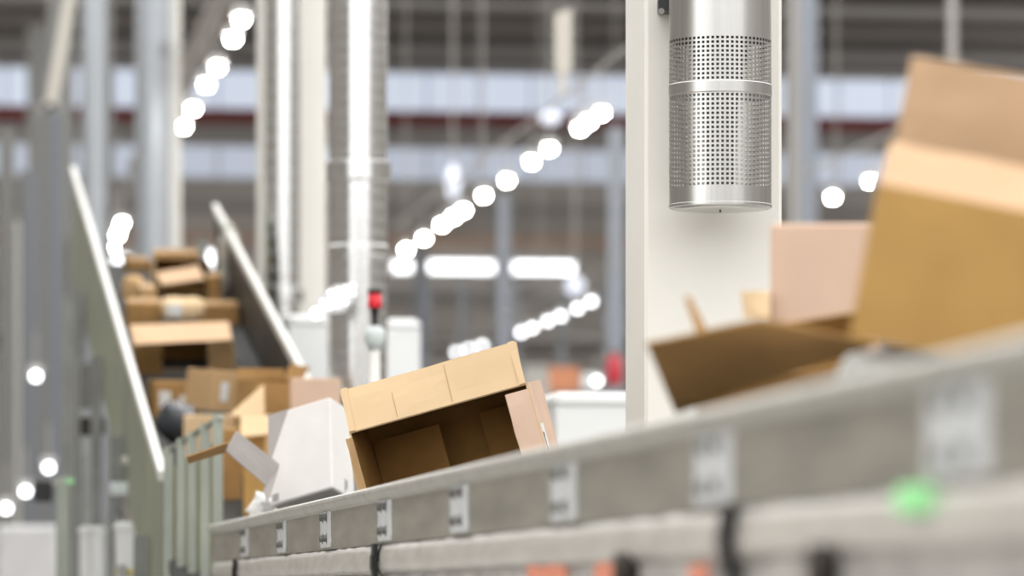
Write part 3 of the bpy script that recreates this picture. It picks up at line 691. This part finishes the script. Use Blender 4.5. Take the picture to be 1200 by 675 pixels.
# fire extinguisher and goods by the far aisle
fe = thing('fire_extinguisher', 'red fire extinguisher hung on the blue post left of the white column', 'extinguisher', P(720, 450, 60))
MB().lathe([(0.09, 0), (0.1, .02), (0.1, .3), (0.05, .37), (0.03, .4)], 20).build('cylinder', 'red_paint', fe)
MB().box((0, -.02, .42), (0.12, .05, .04)).build('valve', 'black_plastic', fe)
MB().bar((0.05, 0, .42), (0.11, 0, .1), 0.02).build('hose', 'black_plastic', fe)
MB().box((0, 0.11, .2), (0.2, .01, .5)).build('backplate', 'girder_grey', fe)
MB().box((0, 0.12, -(P(720, 450, 60).z) / 2), (0.1, .06, P(720, 450, 60).z)).build('stand', 'post_blue', fe)
for u, v, wd, ht, Y, m, lab in ((661, 445, 36, 28, 62, 'rack_orange', 'orange brown crate on the far aisle behind the long white cabinet'),
                                (689, 447, 14, 18, 62, 'cabinet_white', 'small pale crate right of the orange crate')):
    p = P(u, v + ht / 2, Y); t = thing('goods_crate', lab, 'crate', (p.x, Y, 0)); ww, hh = wd * Y / F, ht * Y / F
    MB().box((0, 0, p.z + hh / 2), (ww, 0.4, hh)).build('crate', m, t); MB().box((0, 0, p.z / 2), (ww * .9, .36, p.z)).build('stand', 'post_grey', t)
# pallet racks in front of the far wall
for k, (u0, u1, Y, lab) in enumerate(((500, 585, 122, 'far pallet rack between the two blue posts'), (605, 712, 120, 'far pallet rack right of the middle blue post'),
                                      (962, 1100, 118, 'far pallet rack behind the right hand cartons'))):
    p0, p1 = P(u0, 330, Y), P(u1, 330, Y); t = thing('pallet_rack', lab, 'rack', ((p0.x + p1.x) / 2, Y, 0)); W_ = p1.x - p0.x
    for x in (-.5, 0, .5): MB().box((x * W_, 0, p0.z / 2), (.14, .9, p0.z)).build('upright', 'post_blue', t)
    for z in (2.2, 4.2, 6.2, 8.2): MB().box((0, -.4, z), (W_, .1, .16)).build('shelf_beam', 'girder_grey', t)
    for zi, z in enumerate((2.28, 4.28, 6.28)):
        for j in range(2):
            x = (-.25 + .5 * j) * W_; hh = 0.9 + 0.5 * random.random()
            b = MB().box((0, 0, hh / 2), (W_ * .36, .8, hh)).build('pallet_load', random.choice(['wall_far', 'girder_grey', 'cardboard_pink', 'column_white']))
            b.location = (t.location.x + x, Y, z)
            tag(b, '%s load on the %s shelf of the %s' % (('left', 'right')[j], ('lowest', 'middle', 'upper')[zi], ('rack between the blue posts', 'rack right of the middle post', 'rack behind the right cartons')[k]), 'pallet load', 'loads on the far racks')
# hanging banner and other ceiling pieces
bn = thing('hanging_sign', 'narrow pale sign hanging left of the white column', 'sign', P(659, 110, 44))
d0 = P(659, 110, 44)
def lb_(u, v): q = P(u, v, 44) - d0; return (q.x, q.z)
MB().prism([lb_(650, 16), lb_(670, 10), lb_(670, 82), lb_(664, 86), lb_(662, 112), lb_(655, 112), lb_(654, 84), lb_(650, 82)], (1, 0, 0), (0, 0, 1), (0, 0.02, 0)).build('panel', 'banner', bn)
MB().bar((0, .01, lb_(659, 14)[1]), (0, .01, 3.5), 0.02).build('rod', 'girder_grey', bn)
rd = thing('hanging_conduit', 'thin pale conduit hanging down above the right cartons', 'conduit', P(1116, 80, 75))
MB().box((0, 0, 1.0), (0.14, .1, 2.0)).build('conduit', 'girder_grey', rd); MB().box((0, 0, 0.05), (0.2, .16, .1)).build('end_box', 'girder_grey', rd)
br_ = thing('diagonal_brace', 'pale diagonal roof brace at the upper left', 'brace', P(58, 132, 80))
q = P(84, -12, 80) - P(58, 132, 80)
MB().bar((0, 0, 0), q, 0.17, 0.2).build('bar', 'banner', br_); MB().box((0, 0, 0), (.35, .2, .3)).build('foot_plate', 'girder_grey', br_)
ct = thing('cable_tray', 'brown cable tray running over the left lamp row', 'cable tray', HP(3.27, 52, 6.35), ROT)
MB().box((0, 0, 0), (.26, 34, .02)).build('tray_floor', 'girder_brown', ct)
for s in (-1, 1): MB().box((s * .13, 0, .05), (.01, 34, .1)).build('tray_side', 'girder_brown', ct)

# ================================================================== LAMP ROWS
ZL = 5.5
def lamp(u, v, m, lab, z=ZL, size=(0.11, 0.11), group=None):
    Y = z * F / (VH - v); p = P(u, v, Y)
    t = thing('ceiling_lamp', lab, 'lamp', p, ROT, group)
    MB().box((0, 0, 0.07), (size[0] + .06, size[1] + .06, .08)).build('housing', 'lamp_housing', t)
    MB().box((0, 0, -0.01), (size[0], size[1], .08), bev=.02).build('diffuser', m, t)
    MB().box((0, 0, 0.3), (.02, .02, .4)).build('hanger', 'girder_grey', t)
    return t
rows = {'left row above the incline': [(283, 22), (273, 45), (255, 78), (242, 99), (226, 127), (215, 148), (202, 171), (143, 261), (138, 274), (131, 289), (127, 299)],
        'middle row left of the white column': [(705, 132), (690, 142), (680, 150), (644, 174), (623, 189), (594, 211), (567, 229), (543, 246), (531, 254), (518, 263), (497, 279), (476, 292)]}
for rn, pts in rows.items():
    for k, (u, v) in enumerate(pts): lamp(u, v, 'lamp_glow', '%s glowing lamp of the %s' % (ORD[k], rn), group='glowing lamps of the ' + rn)
rn = 'low row towards the right'
for k, (u, v) in enumerate(((1020, 212), (976, 231), (693, 353), (677, 361), (657, 370), (642, 376), (624, 384), (611, 389), (565, 405), (550, 409), (535, 413), (699, 446))):
    lamp(u, v, 'lamp_glow' if k < 2 else 'lamp_soft', '%s lamp of the %s' % (ORD[k], rn), group='lamps of the ' + rn, z=ZL if k < 11 else 3.6)
for k, (u, v) in enumerate(((42, 440), (57, 547), (30, 575), (7, 595))): lamp(u, v, 'lamp_soft', '%s low lamp from the top among the left uprights' % ('first', 'second', 'third', 'fourth')[k], z=(VH - v) * 52 / F, size=(0.09, 0.09), group='low lamps at the left edge')
for u, v, wd, ht, Y, lab in ((645, 138, 24, 16, 100, 'pale oval lamp beside the hanging sign'), (531, 214, 16, 42, 85, 'pale slanted panel lamp above the middle lamp row'),
                             (674, 335, 22, 22, 95, 'pale round lamp right of the window strips')):
    t = thing('high_bay_lamp', lab, 'lamp', P(u, v, Y), (0, 0, 0)); s = Y / F
    MB().lathe([(0.001, -.02), (0.5, -.02), (0.5, .02), (0.3, .15), (.001, .2)], 20, axis='y').build('reflector', 'lamp_pale', t).scale = (wd * s, 1, ht * s)
    MB().bar((0, .1, ht * s / 2), (0, .1, fz(70) - P(u, v, Y).z), .04).build('hanger', 'girder_grey', t)
# glints on the duct couplings come from the lamps themselves; small lamp by the perforated outlet
t = thing('spot_lamp', 'small bright round lamp low beside the perforated outlet', 'lamp', P(371, 367, 29.8))
MB().lathe([(0.001, -.02), (0.025, -.02), (0.03, .03), (.02, .06)], 16, axis='y').build('bulb', 'lamp_soft', t)
MB().bar((0, .05, 0), (0, .3, -0.02), .02).build('arm', 'girder_grey', t)

# tracks the lamp rows hang from
for a, Y0, Y1, lab in ((3.07, 42, 116, 'thin grey lamp track of the left lamp row'), (7.79, 50, 75, 'thin grey lamp track of the middle lamp row'), (12.68, 58, 105, 'thin grey lamp track of the low right lamp row')):
    t = thing('lamp_track', lab, 'lamp track', HP(a, (Y0 + Y1) / 2, ZL + 0.52), ROT)
    MB().box((0, 0, 0), (.025, (Y1 - Y0) * CS, .03)).build('track', 'girder_grey', t)
    n = int((Y1 - max(Y0, 62)) / 10) + 1
    for k in range(n):
        yy = (max(Y0, 62) + 1 + k * 10 - (Y0 + Y1) / 2) * CS; hh = fz(70) - (CAMZ + ZL + .52) - .05
        MB().box((0, yy, hh / 2), (.015, .015, hh)).build('rod', 'girder_grey', t)
